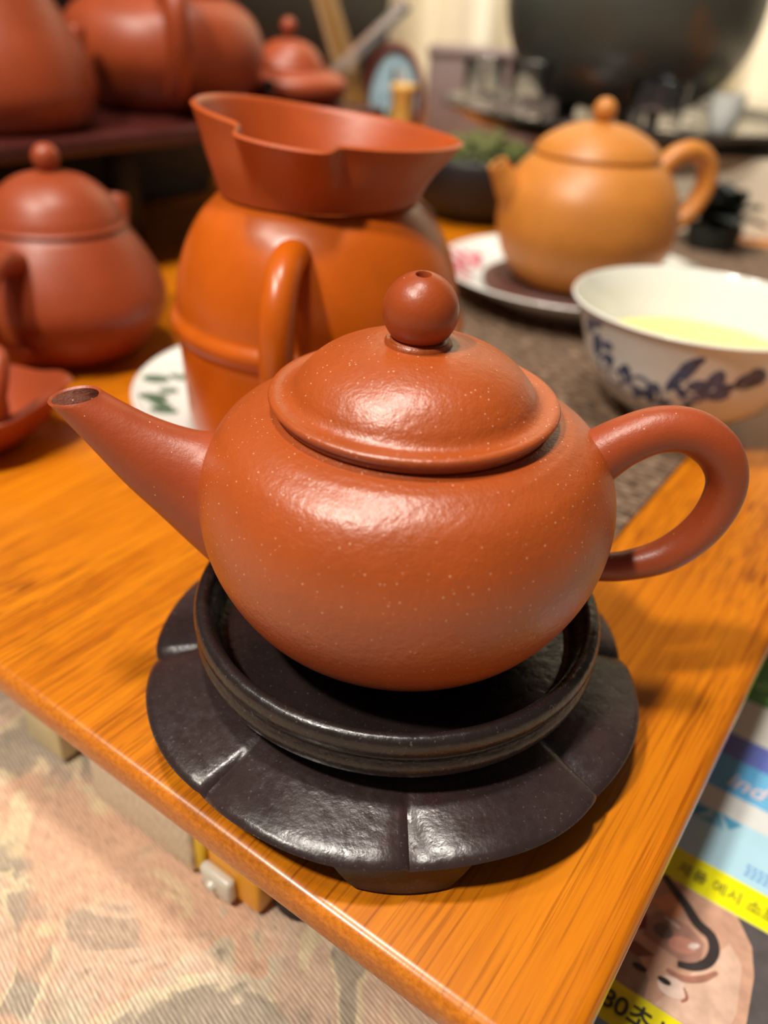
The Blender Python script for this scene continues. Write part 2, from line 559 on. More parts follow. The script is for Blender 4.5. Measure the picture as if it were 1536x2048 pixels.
for k, (nm, pts, c) in enumerate(face):
    V, F = flat(pts, Z + .00002 * k)
    mesh(nm, V, F, plain(nm + '_ink', c, .35, .16, 260), br, smooth=False)


def text(name, body, x, y, size, mat, parent, z, shear=0.0, bold=0.0, rot=0.0):
    cu = bpy.data.curves.new(name, 'FONT')
    cu.body = body
    cu.size = size
    cu.shear = shear
    cu.offset = bold
    cu.extrude = .00003
    o = bpy.data.objects.new(name, cu)
    COL.objects.link(o)
    dg = bpy.context.evaluated_depsgraph_get()
    dg.update()
    me = bpy.data.meshes.new_from_object(o.evaluated_get(dg))
    bpy.data.objects.remove(o)
    me.materials.clear()
    me.materials.append(mat)
    m = bpy.data.objects.new(name, me)
    COL.objects.link(m)
    m.parent = parent
    m.location = (x, y, z)
    m.rotation_euler = (0, 0, rot)
    return m


ZT = Z + .0005
text('lettering', '080\ucd08\uc138\ub124', -.0017, .0009, .0059, paper('ink_black', (.03, .03, .02)), br, ZT, bold=.00008)
text('lettering', '\uc81c\ud488 \uc608\uc2dc \uc18c\ud3ec \uc81c\ub124', .0044, .0434, .0040, paper('ink_olive', (.24, .22, .03)), br, ZT)
text('lettering', 'ind', .0064, .0787, .0083, paper('ink_pale', (.80, .68, .74)), br, ZT, shear=.3, bold=.0001)
for k in range(3):
    for q in range(7):
        x0 = 19.6 + q * 1.6 + .3 * (k % 2)
        V, F = flat([(x0, 58.6 - k * 1.5), (x0 + 1.1, 58.6 - k * 1.5), (x0 + 1.1, 59.4 - k * 1.5), (x0, 59.4 - k * 1.5)], Z + .0001)
        mesh('small_print', V, F, paper('ink_blue', (.16, .36, .72)) if not bpy.data.materials.get('ink_blue') else bpy.data.materials['ink_blue'], br, smooth=False)

# ------------------------------------------------------------------ main teapot on its stand
st = empty('display_stand', (0, 0, 0), 'dark carved wooden display stand with petal flange under the main red teapot', 'stand')
V, F = lathe(spline([(0, .0205), (.02, .0205), (.034, .0207), (.0362, .0212), (.0372, .0222), (.0378, .0245), (.0386, .0272), (.0396, .0287), (.0409, .0290),
                     (.0419, .0282), (.0423, .0266), (.0420, .0250), (.0413, .0242), (.0416, .0234), (.0421, .0220), (.0419, .0204), (.0410, .0190),
                     (.0394, .0180), (.0375, .0165), (.0362, .0140), (.0355, .0120)], 110) + [(0, .0120)], 160)
mesh('ring', V, F, M_ring, st)
# petal flange: eight petals, a crease at each joint
CR = math.radians(-86.5)
seg = 320
V, F = [], []
prof = [(.0340, .0146, 0), (.0380, .0137, .15), (.0420, .0126, .4), (.0460, .0116, .7), (.0495, .0108, .95), (.0516, .0102, 1.05), (.0526, .0096, 1.1), (.0529, .0090, 1.1), (.0525, .0085, 1.1),
        (.0500, .0085, 1.0), (.0440, .0091, .5), (.0340, .0095, 0)]
for (r_, z, k) in prof:
    for i in range(seg):
        a = 2 * PI * i / seg
        ph = ((a - CR) / (PI / 4)) % 1.0
        lobe = math.sin(PI * ph) ** .55
        groove = math.exp(-(min(ph, 1 - ph) / .05) ** 2)
        saw = (ph - .5)
        rr = r_ + k * (.0016 * lobe - .0010 + .0006 * saw)
        zz = z + k * (.0011 * math.sin(PI * ph) - .0005 * groove + .0013 * saw + .0005 * math.sin(2 * PI * ph))
        V.append((rr * math.cos(a), rr * math.sin(a), zz))
m = len(prof)
for j in range(m):
    for i in range(seg):
        F.append((j * seg + i, j * seg + (i + 1) % seg, ((j + 1) % m) * seg + (i + 1) % seg, ((j + 1) % m) * seg + i))
mesh('petal_flange', V, F, M_stand, st)
# four short curled feet under alternate creases
for q in range(4):
    a0 = CR + q * PI / 2
    V, F = [], []
    n = 26
    for i in range(n + 1):
        t = -1 + 2 * i / n
        a = a0 + t * math.radians(15)
        h0 = .0004 * 0 + .0052 * max(0, abs(t) - .62) ** 1.3 / (.38 ** 1.3)
        ri, ro = .0405, .0513 - .0012 * t * t
        for (rr, zz) in ((ri, .0094), (ri, h0 + .0002), (ri + .002, h0), (ro - .0010, h0), (ro, h0 + .0010), (ro - .0004, .0046 + h0 * .4), (ro - .0016, .0092)):
            V.append((rr * math.cos(a), rr * math.sin(a), zz))
    for i in range(n):
        for k in range(7):
            F.append((i * 7 + k, i * 7 + (k + 1) % 7, (i + 1) * 7 + (k + 1) % 7, (i + 1) * 7 + k))
    F.append(tuple(range(7))); F.append(tuple(n * 7 + k for k in range(7)))
    mesh('foot', V, F, M_stand, st)
V, F = lathe([(0, .0125), (.0365, .0125), (.0365, .0085), (0, .0085)], 64)
mesh('core', V, F, M_stand, st)

tp = empty('teapot', (.0002, 0, .0206), 'small red clay teapot with ball knob on the dark wooden stand in front', 'teapot')
z0 = -.0206


def off(VF, dz=z0):
    return [(x, y, z + dz) for x, y, z in VF[0]], VF[1]


body = [(0, .0222), (.016, .0218), (.0205, .0206), (.0222, .0212)] + spline([(.0240, .0236), (.0325, .0314), (.0379, .0412), (.0398, .0507), (.0388, .0588), (.0352, .0656), (.0305, .0690), (.0280, .0699)], 60) + \
       [(.0268, .0701), (.0258, .0702), (.0254, .0705), (.0250, .0706), (.0235, .0706), (.0232, .0690), (.025, .066), (0, .060)]
V, F = off(lathe(body, 200))
mesh('body', V, F, M_clay, tp)

lid = [(0, .0707), (.0246, .0707), (.0251, .0709), (.0252, .0714), (.0256, .0717), (.0255, .0720), (.0259, .0723), (.0263, .0728), (.0264, .0733), (.0262, .0737), (.0257, .0739)] + \
      spline([(.0252, .0739), (.0240, .0737), (.0229, .0739), (.0220, .0747), (.0207, .0766), (.0182, .0791), (.0145, .0812), (.0100, .0826), (.0064, .0831)], 50) + \
      [(.0060, .0831), (.0059, .0836), (.0056, .0839), (.0051, .0838), (.0048, .0841), (0, .0841)]
V, F = off(lathe(lid, 200))
lo = mesh('lid', V, F, M_clay, tp)
kz, kr = .0889, .0066
kn = [(0, -kr)] + [(kr * math.sin(a), -kr * math.cos(a)) for a in [PI * i / 40 for i in range(1, 38)] if kr * math.sin(a) > .0016 or a < 1]
kn += [(.00140, kr - .00014), (.00122, kr - .0004), (.0012, kr - .0055), (0, kr - .006)]
V, F = lathe(kn, 72)
kno = mesh('knob', V, F, M_clay_knob, lo, loc=(0, 0, kz + z0), rot=(math.radians(7), 0, 0))

# spout: loft between a lower and an upper edge line, mouth cut level
low = [(-.0300, .0285), (-.0360, .0325), (-.0416, .0378), (-.0480, .0448), (-.0544, .0517), (-.0606, .0596), (-.0652, .0655), (-.0674, .0680)]
up = [(-.0280, .0640), (-.0345, .0634), (-.0385, .0624), (-.0438, .0632), (-.0491, .0650), (-.0532, .0670), (-.0560, .0684), (-.0574, .0693)]
wid = [.0125, .0108, .0090, .0076, .0065, .0055, .0050, .0047]
rows = spline([(a[0], a[1], b[0], b[1], c) for a, b, c in zip(low, up, wid)], 36)
n = 40
V, F = [], []


def srow(R, k=1.0):
    cx, cz = (R[0] + R[2]) / 2, (R[1] + R[3]) / 2
    hx, hz = (R[0] - R[2]) / 2, (R[1] - R[3]) / 2
    return [(cx + hx * k * math.cos(2 * PI * i / n), R[4] * k * math.sin(2 * PI * i / n), cz + hz * k * math.cos(2 * PI * i / n) + z0) for i in range(n)]


L = [srow(R) for R in rows]
last = rows[-1]
lip = srow(last, .94)
L.append([(x, y, z + .00035) for x, y, z in lip])
L.append(srow(last, .85))
nout = len(L)
for row in L: V += row
for i in range(nout - 1):
    for k in range(n):
        F.append((i * n + k, i * n + (k + 1) % n, (i + 1) * n + (k + 1) % n, (i + 1) * n + k))
sp = mesh('spout', V, F, M_clay_spout, tp)
V, F = [], []
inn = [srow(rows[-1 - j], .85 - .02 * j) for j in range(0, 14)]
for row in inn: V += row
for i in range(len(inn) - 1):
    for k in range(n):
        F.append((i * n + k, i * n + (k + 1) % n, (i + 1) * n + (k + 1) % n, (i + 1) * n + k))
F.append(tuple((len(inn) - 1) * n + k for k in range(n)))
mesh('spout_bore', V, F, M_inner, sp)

hp = [(.0330, .0606, .0058), (.0362, .0636, .0052), (.0400, .0666, .0047), (.0455, .0692, .0044), (.0516, .0691, .0043), (.0573, .0656, .0042), (.0606, .0600, .0039), (.0607, .0535, .0038), (.0580, .0468, .0037),
      (.0527, .0412, .0035), (.0455, .0382, .0031), (.0400, .0376, .0030), (.0345, .0376, .0030)]
V, F = sweep([(x, 0, z + z0, rr, rr * .98) for x, z, rr in spline(hp, 60)], 28)
mesh('handle', V, F, M_clay_spout, tp)

# ------------------------------------------------------------------ things on the table
def saucer(name, loc, R, label, rim=.010, mat=M_porc, group=None, well=0.0):
    s = empty(name, loc, label, 'plate')
    w_ = well
    pr = spline([(R * .55, .0004), (R * .60, .0030 + w_ * .6), (R * .80, .0050 + w_), (R * .97, rim - .0008), (R, rim), (R * .985, rim + .0006), (R * .95, rim - .0004), (R * .78, .0068 + w_), (R * .60, .0046 + w_)], 60)
    V, F = lathe([(0, .0016 + w_), (R * .50, .0016 + w_), (R * .52, 0.0), (R * .55, 0)] + pr + [(0, .0046 + w_)], 96)
    mesh('dish', V, F, mat, s)
    return s


def petal_marks(parent, R, ang, mat, n=5, size=.006, base=.0069, slope=.0030, name='flower'):
    for k in range(n):
        a = ang + (k - (n - 1) / 2) * .13 + random.uniform(-.03, .03)
        rr = R * random.uniform(.76, .90)
        zc = .0070 + (rr / R - .78) / .17 * .0028
        sx, sy = size * random.uniform(.7, 1.3), size * random.uniform(.35, .6)
        q = random.uniform(0, PI)
        pts = ell(0, 0, sx, sy, q, 12)
        V = []
        for (x, y) in pts:
            px, py = rr * math.cos(a) + x, rr * math.sin(a) + y
            rad = math.hypot(px, py)
            V.append((px, py, base + max(0, (rad / R - .78)) / .17 * slope + .0004))
        V += [(x, y, z_ - .0012) for x, y, z_ in V]
        F = [tuple(range(12)), tuple(range(23, 11, -1))] + [(i, (i + 1) % 12, 12 + (i + 1) % 12, 12 + i) for i in range(12)]
        mesh(name, V, F, mat, parent)


JX, JY = -.0292, .122
s1 = saucer('saucer', (JX - .008, JY + .024, 0), .062, 'white porcelain saucer with green motif under the tall orange jug')
petal_marks(s1, .062, math.radians(192), M_green, 6, .0045)
co1 = empty('coaster', (JX, JY, .0050), 'dark red round coaster between the tall orange jug and its saucer', 'coaster')
# (coaster sits on the saucer's flat well)
co1.location = (JX - .004, JY + .006, .0052)
V, F = lathe(spline([(0, 0), (.030, 0), (.034, .0004), (.0355, .0020), (.0352, .0034), (.034, .0038)], 24) + [(0, .0038)], 64)
mesh('disc', V, F, dark_wood('coaster_red', (.06, .012, .010), .4, (.09, .018, .014), .4), co1)
V, F = lathe([(.0312, .0037), (.0316, .0042), (.0324, .0042), (.0328, .0037)], 64)
mesh('bead', V, F, M_shelf, co1)

jug = empty('jug', (JX, JY, .0091), 'tall orange clay jug with a side handle behind the main teapot', 'jug')
jz = -.0091
pj = spline([(.030, .0091), (.0405, .0095), (.0432, .0120), (.0440, .0220), (.0446, .0320), (.0450, .0395)], 26) + \
     [(.0448, .0412), (.0452, .0424), (.0466, .0436), (.0472, .0456), (.0468, .0474), (.0454, .0484)] + \
     spline([(.0450, .0495), (.0444, .0560), (.0428, .0630), (.0400, .0700), (.0363, .0762), (.0322, .0806), (.0300, .0822)], 34) + [(.0290, .0829), (.0275, .0826), (.028, .080), (0, .078)]
V, F = off(lathe([(0, .0093)] + pj, 120), jz)
mesh('body', V, F, M_jug, jug)
ha = math.radians(-95)
hd = Vector((math.cos(ha), math.sin(ha), 0))
hpts = [(.033, .0725, .0044), (.0415, .0745, .0045), (.0505, .0725, .0045), (.0570, .0655, .0045), (.0592, .0550, .0045), (.0582, .0425, .0044), (.0545, .0310, .0043), (.0490, .0230, .0042), (.0410, .0185, .0042)]
V, F = sweep([(hd.x * a, hd.y * a, z + jz, rr, rr * 1.05) for a, z, rr in spline(hpts, 44)], 20)
mesh('handle', V, F, M_jug, jug)

fu = empty('clay_funnel', (JX, JY, .0829), 'orange clay tea funnel with a leaf shaped rim sitting on the tall jug', 'funnel')


def rim_r(a):
    # plan of the rim: point at right, round at left, spout lip toward the viewer
    d = math.degrees(a) % 360
    e = d if d < 180 else d - 360
    base = .0385
    pt = .0036 * math.exp(-(e / 24) ** 2)
    lf = -.0006 * math.exp(-((d - 180) / 40) ** 2)
    front = -.0050 * math.exp(-((d - 262) / 62) ** 2)
    q = abs(d - 260) / 21.0
    k = 1 / (1 + math.exp((q - 1) * 18))
    return base + pt + lf + front + .0078 * k * (1 - .28 * q * q * k)


def rim_z(a):
    d = math.degrees(a) % 360
    q = abs(d - 260) / 21.0
    k = 1 / (1 + math.exp((q - 1) * 14))
    z = .0195 - .0038 * math.cos(a) - .0012 * math.exp(-((d - 265) / 50) ** 2) - .0012 * k
    z -= .0010 * math.exp(-((d - 95) / 32) ** 2)
    return z


seg = 180
lv = []
for t in [0, .12, .3, .5, .7, .85, .95, 1.0]:
    row = []
    for i in range(seg):
        a = 2 * PI * i / seg
        e = t ** 1.15
        R = .0300 * (1 - e) + (rim_r(a) if t > .72 else (.0385 * (1 - (t / .72) ** 2) + rim_r(a) * (t / .72) ** 2)) * e
        row.append((R * math.cos(a), R * math.sin(a), .0004 + (rim_z(a)) * t))
    lv.append(row)
outer = lv
th = .0022
rimtop = []
for i in range(seg):
    a = 2 * PI * i / seg
    R = rim_r(a) - th * .5
    rimtop.append((R * math.cos(a), R * math.sin(a), rim_z(a) + .0011))
inner = []
for row in reversed(outer):
    q = []
    for (x, y, z) in row:
        R = math.hypot(x, y)
        k = (R - th) / R
        q.append((x * k, y * k, max(z, .0022)))
    inner.append(q)
throat = [[(.012 * math.cos(2 * PI * i / seg), .012 * math.sin(2 * PI * i / seg), .0016) for i in range(seg)],
          [(.012 * math.cos(2 * PI * i / seg), .012 * math.sin(2 * PI * i / seg), .0004) for i in range(seg)]]
allr = outer + [rimtop] + inner + throat
V, F = [], []
for row in allr: V += row
m = len(allr)
for j in range(m):
    for i in range(seg):
        F.append((j * seg + i, j * seg + (i + 1) % seg, ((j + 1) % m) * seg + (i + 1) % seg, ((j + 1) % m) * seg + i))
mesh('bowl', V, F, M_funnel, fu)


def round_pot(name, loc, prof, lidprof, knob, label, mat, handle=None, spout=None, seg=72, group=None, bore=None):
    t = empty(name, loc, label, 'teapot', 0, group)
    V, F = lathe([(0, .001), (prof[0][0] * .8, .001), (prof[0][0] * .82, 0)] + spline(prof, 50) + [(prof[-1][0] * .9, prof[-1][1] - .002), (0, prof[-1][1] - .004)], seg)
    mesh('body', V, F, mat, t)
    if lidprof:
        V, F = lathe([(0, lidprof[0][1])] + lidprof[:2] + spline(lidprof[1:], 36) + [(0, lidprof[-1][1])], seg)
        l_ = mesh('lid', V, F, mat, t)
        if knob:
            kz_, kr_ = knob
            V, F = lathe([(0, kz_ - kr_ * 1.15), (kr_ * .62, kz_ - kr_ * 1.05), (kr_ * .55, kz_ - kr_ * .84)] + [(kr_ * math.sin(a), kz_ - kr_ * math.cos(a)) for a in [PI * i / 20 for i in range(4, 20)]] + [(0, kz_ + kr_)], 32)
            mesh('knob', V, F, mat, l_)
    if handle:
        V, F = sweep(spline(handle, 40), 18); mesh('handle', V, F, mat, t)
    if spout:
        V, F = sweep(spline(spout, 26), 20, cap=False)
        n_ = 20
        q = spline(spout, 26)[-1]
        so = mesh('spout', V, F, mat, t)
        sol = so.modifiers.new('wall', 'SOLIDIFY'); sol.thickness = .0014; sol.offset = -1
    return t


def arc(dirang, pts):
    d = Vector((math.cos(dirang), math.sin(dirang)))
    return [(d.x * a, d.y * a, z, r1, r2) for a, z, r1, r2 in pts]


# big red pot at the left
round_pot('teapot', (-.1400, .191, 0), [(.0215, 0), (.0262, .0022), (.0335, .0095), (.0388, .0185), (.0400, .0255), (.0376, .0335), (.0328, .0425), (.0285, .0490), (.0264, .0515)],
          [(.0255, .0512), (.0266, .0520), (.0270, .0530), (.0262, .0540), (.0245, .0580), (.0205, .0640), (.0140, .0690), (.0070, .0712), (.0040, .0716)], (.0765, .0052),
          'round red clay teapot with domed lid on the table below the shelf', M_pot,
          arc(math.radians(-99), [(.030, .044, .0048, .0055), (.042, .0475, .0048, .0055), (.053, .0420, .0048, .0055), (.057, .0320, .0046, .0055), (.053, .0215, .0044, .005), (.044, .0140, .004, .005), (.034, .0110, .004, .005)]),
          arc(math.radians(81), [(.030, .028, .0100, .0090), (.042, .036, .0070, .0065), (.050, .045, .0052, .0048), (.054, .0530, .0044, .0042)]))

# leaf-rimmed clay bowl in the lower left
fb = empty('clay_dish', (-.1440, .104, .0), 'shallow red clay dish with a pointed lip at the far left of the table', 'dish')
seg = 96
rowsd = []


def dish_r(a):
    d = (math.degrees(a) + 180) % 360 - 180
    return .0280 + .0070 * math.exp(-((d - 14) / 20) ** 2)


def dish_z(a):
    d = (math.degrees(a) + 180) % 360 - 180
    return .0165 + .0050 * math.exp(-((d - 14) / 28) ** 2)


for t in (0, .25, .5, .75, 1):
    rowsd.append([((.012 * (1 - t ** .7) + dish_r(a) * t ** .7) * math.cos(a), (.012 * (1 - t ** .7) + dish_r(a) * t ** .7) * math.sin(a), dish_z(a) * t ** 1.2) for a in [2 * PI * i / seg for i in range(seg)]])
inn = []
for row in reversed(rowsd):
    inn.append([(x * (1 - .0018 / math.hypot(x, y)), y * (1 - .0018 / math.hypot(x, y)), z + .0014) for x, y, z in row])
allr = rowsd + inn
V = [v for row in allr for v in row]
F = []
for j in range(len(allr) - 1):
    for i in range(seg):
        F.append((j * seg + i, j * seg + (i + 1) % seg, (j + 1) * seg + (i + 1) % seg, (j + 1) * seg + i))
F.append(tuple(range(seg))); F.append(tuple((len(allr) - 1) * seg + i for i in range(seg)))
mesh('bowl', V, F, M_pot, fb)
V, F = sweep(spline([(.014, -.016, .0105, .003, .003), (.0195, -.0160, .024, .003, .003), (.0200, -.0100, .034, .003, .003), (.0150, -.0040, .034, .003, .003), (.0110, .002, .024, .003, .003), (.0100, .003, .0090, .003, .003)], 24), 14)
mesh('loop_handle', V, F, M_pot, fb)

# woven mat, cup, ochre pot on its plate
mt = empty('woven_mat', tuple(tw(.125, .0495, .0)), 'dark brown woven mat under the blue and white teacup and the plate', 'mat', TA)
MLn, MWd = .44, .175
V, F = [], []
nx, ny = 60, 30
for i in range(nx + 1):
    for j in range(ny + 1):
        V.append((i / nx * MLn, j / ny * MWd, .0013 + .00025 * math.sin(i * 2.1) * math.cos(j * 1.3)))
for i in range(nx):
    for j in range(ny):
        a = i * (ny + 1) + j
        F.append((a, a + 1, a + ny + 2, a + ny + 1))
nb = len(V)
V += [(x, y, .0001) for x, y, z in V]
F += [tuple(i + nb for i in reversed(q)) for q in F[:nx * ny]]
edge = [i * (ny + 1) for i in range(nx + 1)] + [nx * (ny + 1) + j for j in range(1, ny + 1)] + [i * (ny + 1) + ny for i in range(nx - 1, -1, -1)] + [j for j in range(ny - 1, 0, -1)]
for a, b in zip(edge, edge[1:] + edge[:1]): F.append((a, b, b + nb, a + nb))
mesh('weave', V, F, M_mat, mt)

CX, CY = .1080, .1590
cup = empty('teacup', (CX, CY, .0016), 'white porcelain teacup with blue painted flowers holding pale yellow tea', 'cup')
pc = spline([(.0170, 0), (.0182, .0006), (.0186, .0030), (.0240, .0060), (.0320, .0125), (.0378, .0215), (.0415, .0315), (.0448, .0400), (.0468, .0436)], 50)
cup_out = pc[:]
pin = spline([(.0474, .0441), (.0470, .0446), (.0462, .0440), (.0434, .0385), (.0402, .0305), (.0362, .0215), (.0305, .0135), (.0220, .0075), (.0120, .0050)], 40)
V, F = lathe([(0, .0018), (.0160, .0018)] + pc + pin + [(0, .0045)], 120)
mesh('bowl', V, F, M_porc, cup)
V, F = lathe([(0, .0052), (.0115, .0054), (.0218, .0080), (.0300, .0138), (.0355, .0215), (.0374, .0256), (.0376, .0262), (.030, .0260), (0, .0260)], 96)
tea = mesh('tea', V, F, M_tea, cup)
tea['label'] = 'pale yellow tea'


def cup_r(z):
    for (r0, z_0), (r1, z_1) in zip(cup_out, cup_out[1:]):
        if z_0 <= z <= z_1: return r0 + (r1 - r0) * (z - z_0) / max(1e-9, z_1 - z_0)
    return .04


def cup_mark(a, z, sa, sz, rot, mat=M_blue):
    """a painted stroke: a thin relief following the cup's wall"""
    pts = ell(0, 0, sa, sz, rot, 14)
    V = []
    for d in (.00012, -.0006):
        for (x, y) in pts:
            zz = min(.043, max(.002, z + y)); R = cup_r(zz) + d
            aa = a + x / .038
            V.append((R * math.cos(aa), R * math.sin(aa), zz))
    F = [tuple(range(14)), tuple(range(27, 13, -1))] + [(i, (i + 1) % 14, 14 + (i + 1) % 14, 14 + i) for i in range(14)]
    mesh('painted_stroke', V, F, mat, cup)


rg = random.Random(9)
d0 = math.radians
# leafy spray at the left, flower stem in the middle, dark blossom at the right
for (aa, z, sa, sz, q) in ((192, .031, .0030, .0016, .9), (197, .025, .0036, .0018, 1.2), (203, .020, .0040, .0020, .7), (206, .027, .0020, .0012, .2), (211, .016, .0044, .0022, .5), (217, .019, .0030, .0018, 1.3), (220, .013, .0046, .0020, .2),
                           (226, .017, .0030, .0026, .6), (229, .011, .0040, .0018, .9), (234, .0150, .0034, .0020, 1.5), (200, .0335, .0022, .0008, .3),
                           (243, .018, .0050, .0012, 1.4), (246, .025, .0060, .0016, 1.1), (249, .030, .0030, .0012, .8), (250, .017, .0030, .0014, 2.4), (254, .022, .0024, .0016, .4), (257, .018, .0026, .0016, 1.0), (261, .023, .0044, .0020, 1.5), (265, .019, .0026, .0018, .2),
                           (268, .0225, .0016, .0012, 0), (276, .0255, .0030, .0026, .5), (279, .0270, .0030, .0020, 2.2), (240, .012, .0020, .0012, .2), (252, .012, .0016, .0010, .8)):
    cup_mark(d0(aa + 2), .0055 + z * 1.02, sa * 1.45, sz * 1.4, q)

OX, OY = .0895, .301
pl1 = saucer('plate', (OX, OY, .0016), .0725, 'white porcelain plate with pink and green flowers under the ochre teapot', .0165, well=.0035)
petal_marks(pl1, .0725, math.radians(170), M_pink, 5, .006, .0104, .0058)
petal_marks(pl1, .0725, math.radians(150), M_pink, 2, .004, .0104, .0058)
petal_marks(pl1, .0725, math.radians(35), plain('teal_glaze', (.10, .30, .27), .2), 5, .006, .0104, .0058)
co2 = empty('coaster', (OX - .004, OY - .012, .0098), 'round brown clay coaster on the flowered plate under the ochre teapot', 'coaster')
V, F = lathe(spline([(0, 0), (.040, 0), (.044, .0006), (.0456, .0030), (.0452, .0050), (.043, .0055)], 24) + [(0, .0055)], 72)
mesh('disc', V, F, M_brown, co2)
V, F = lathe([(.0385, .0054), (.0392, .0064), (.0404, .0064), (.0410, .0054)], 72)
mesh('bead', V, F, M_brown, co2)
round_pot('teapot', (OX - .002, OY - .014, .0155), [(.0250, 0), (.0310, .0016), (.0390, .0110), (.0436, .0240), (.0440, .0340), (.0415, .0450), (.0360, .0540), (.0305, .0590), (.0290, .0600)],
          [(.0285, .0596), (.0297, .0604), (.0302, .0616), (.0294, .0628), (.0270, .0660), (.0205, .0702), (.0130, .0732), (.0070, .0744), (.0045, .0748)], (.0797, .0054),
          'plump ochre clay teapot on a brown coaster behind the teacup', M_ochre,
          arc(math.radians(14), [(.034, .0540, .0052, .006), (.042, .0610, .0050, .006), (.051, .0630, .0048, .006), (.0590, .0580, .0046, .006), (.0615, .0480, .0044, .006), (.058, .0380, .0042, .0055), (.051, .0300, .0042, .005), (.040, .0250, .0042, .005)]),
          arc(math.radians(194), [(.034, .0380, .0115, .0105), (.0415, .0450, .0080, .0075), (.0465, .0510, .0056, .0054), (.0500, .0560, .0046, .0046)]))

# small blackish rosette plant beside the ochre pot
pt = empty('potted_rosette', (.2080, .440, 0), 'small blackish leafy rosette plant behind the ochre teapot at right', 'plant')
V, F = lathe(spline([(0, 0), (.013, 0), (.016, .003), (.018, .012), (.0185, .016)], 14) + [(.016, .016), (.015, .014), (0, .014)], 32)
mesh('pot', V, F, M_plant, pt)
for k in range(13):
    a = k * 2.4
    el = math.radians(12 + 62 * (k / 12))
    Ln = .036 - .006 * k / 12
    V, F = [], []
    for i in range(7):
        t = i / 6
        wd = .0125 * math.sin(PI * min(1, t * .86 + .12)) ** .8
        rr = t * Ln
        cxx = rr * math.cos(el); zz = .014 + rr * math.sin(el) - .006 * t * t * math.cos(el) + .004 * math.sin(PI * t)
        for (q, h) in ((-1, .0015), (0, -.0008), (1, .0015), (0, .0018)):
            y = q * wd
            V.append((cxx * math.cos(a) - y * math.sin(a), cxx * math.sin(a) + y * math.cos(a), zz + h))
    for i in range(6):
        for q in range(4):
            F.append((i * 4 + q, i * 4 + (q + 1) % 4, (i + 1) * 4 + (q + 1) % 4, (i + 1) * 4 + q))
    F.append((0, 1, 2, 3)); F.append((24, 25, 26, 27))
    mesh('leaf', V, F, M_plant, pt)

# dark bowl of greenery between jug and ochre pot
db = empty('dark_bowl', (.050, .496, 0), 'black round bowl of green moss behind the ochre teapot', 'bowl')
V, F = lathe([(0, .001), (.026, .001), (.028, 0)] + spline([(.030, .001), (.044, .012), (.050, .028), (.0500, .040), (.0485, .0440)], 26) + spline([(.0470, .0440), (.0460, .036), (.042, .026)], 10) + [(0, .024)], 64)
mesh('bowl', V, F, M_black, db)
V, F = [], []
rg = random.Random(3)
for k in range(260):
    a = rg.uniform(0, 2 * PI); rr = .042 * math.sqrt(rg.random())
    x, y = rr * math.cos(a), rr * math.sin(a)
    z = .036 + .016 * (1 - (rr / .045) ** 2) + rg.uniform(-.004, .006)
    s = rg.uniform(.003, .007); q = rg.uniform(0, PI)
    o = len(V)
    d = Vector((math.cos(q), math.sin(q), rg.uniform(.1, .9))).normalized() * s
    e = Vector((-math.sin(q), math.cos(q), .2)) * s * .45
    c = Vector((x, y, z))
    V += [c - d * .3, c + e + d * .4, c + d, c - e + d * .4, c + d * .4 + Vector((0, 0, .0015))]
    F += [(o, o + 1, o + 4), (o + 1, o + 2, o + 4), (o + 2, o + 3, o + 4), (o + 3, o, o + 4), (o, o + 3, o + 2, o + 1)]
ms = mesh('moss', V, F, M_moss, db, smooth=False)
ms['kind'] = 'stuff'

# ------------------------------------------------------------------ shelf with pots, dark backboard
SA = Vector((-.1793, .2383, 0)) - E1 * .10      # front line of the shelf, parallel to the table's right edge


def sw(s, t, z=0.0):
    return SA + E1 * s + E2 * t + Vector((0, 0, z))


sh = empty('lacquer_shelf', tuple(sw(0, 0)), 'dark red lacquered shelf carrying three clay teapots at the left', 'shelf', TA)
V, F = box(.388, .17, .008, .0020, 3, (.194, .085, .0674)); mesh('board', V, F, M_shelf, sh)
for s in (.03, .194, .358):
    V, F = box(.014, .014, .0632, .001, 1, (s, .040, .0318)); mesh('post', V, F, M_black, sh)
    V, F = box(.014, .014, .0632, .001, 1, (s, .155, .0318)); mesh('post', V, F, M_black, sh)
V, F = box(.32, .008, .0632, .001, 1, (.194, .142, .0318)); mesh('back_panel', V, F, M_black, sh)
bb = mesh('back_board', *box(.66, .012, .40, .002, 1, (.305, .180, .2004)), M_black, loc=tuple(sw(0, 0)), rot=(0, 0, TA))
tag(bb, 'tall black board standing upright behind the lacquered shelf', 'board')

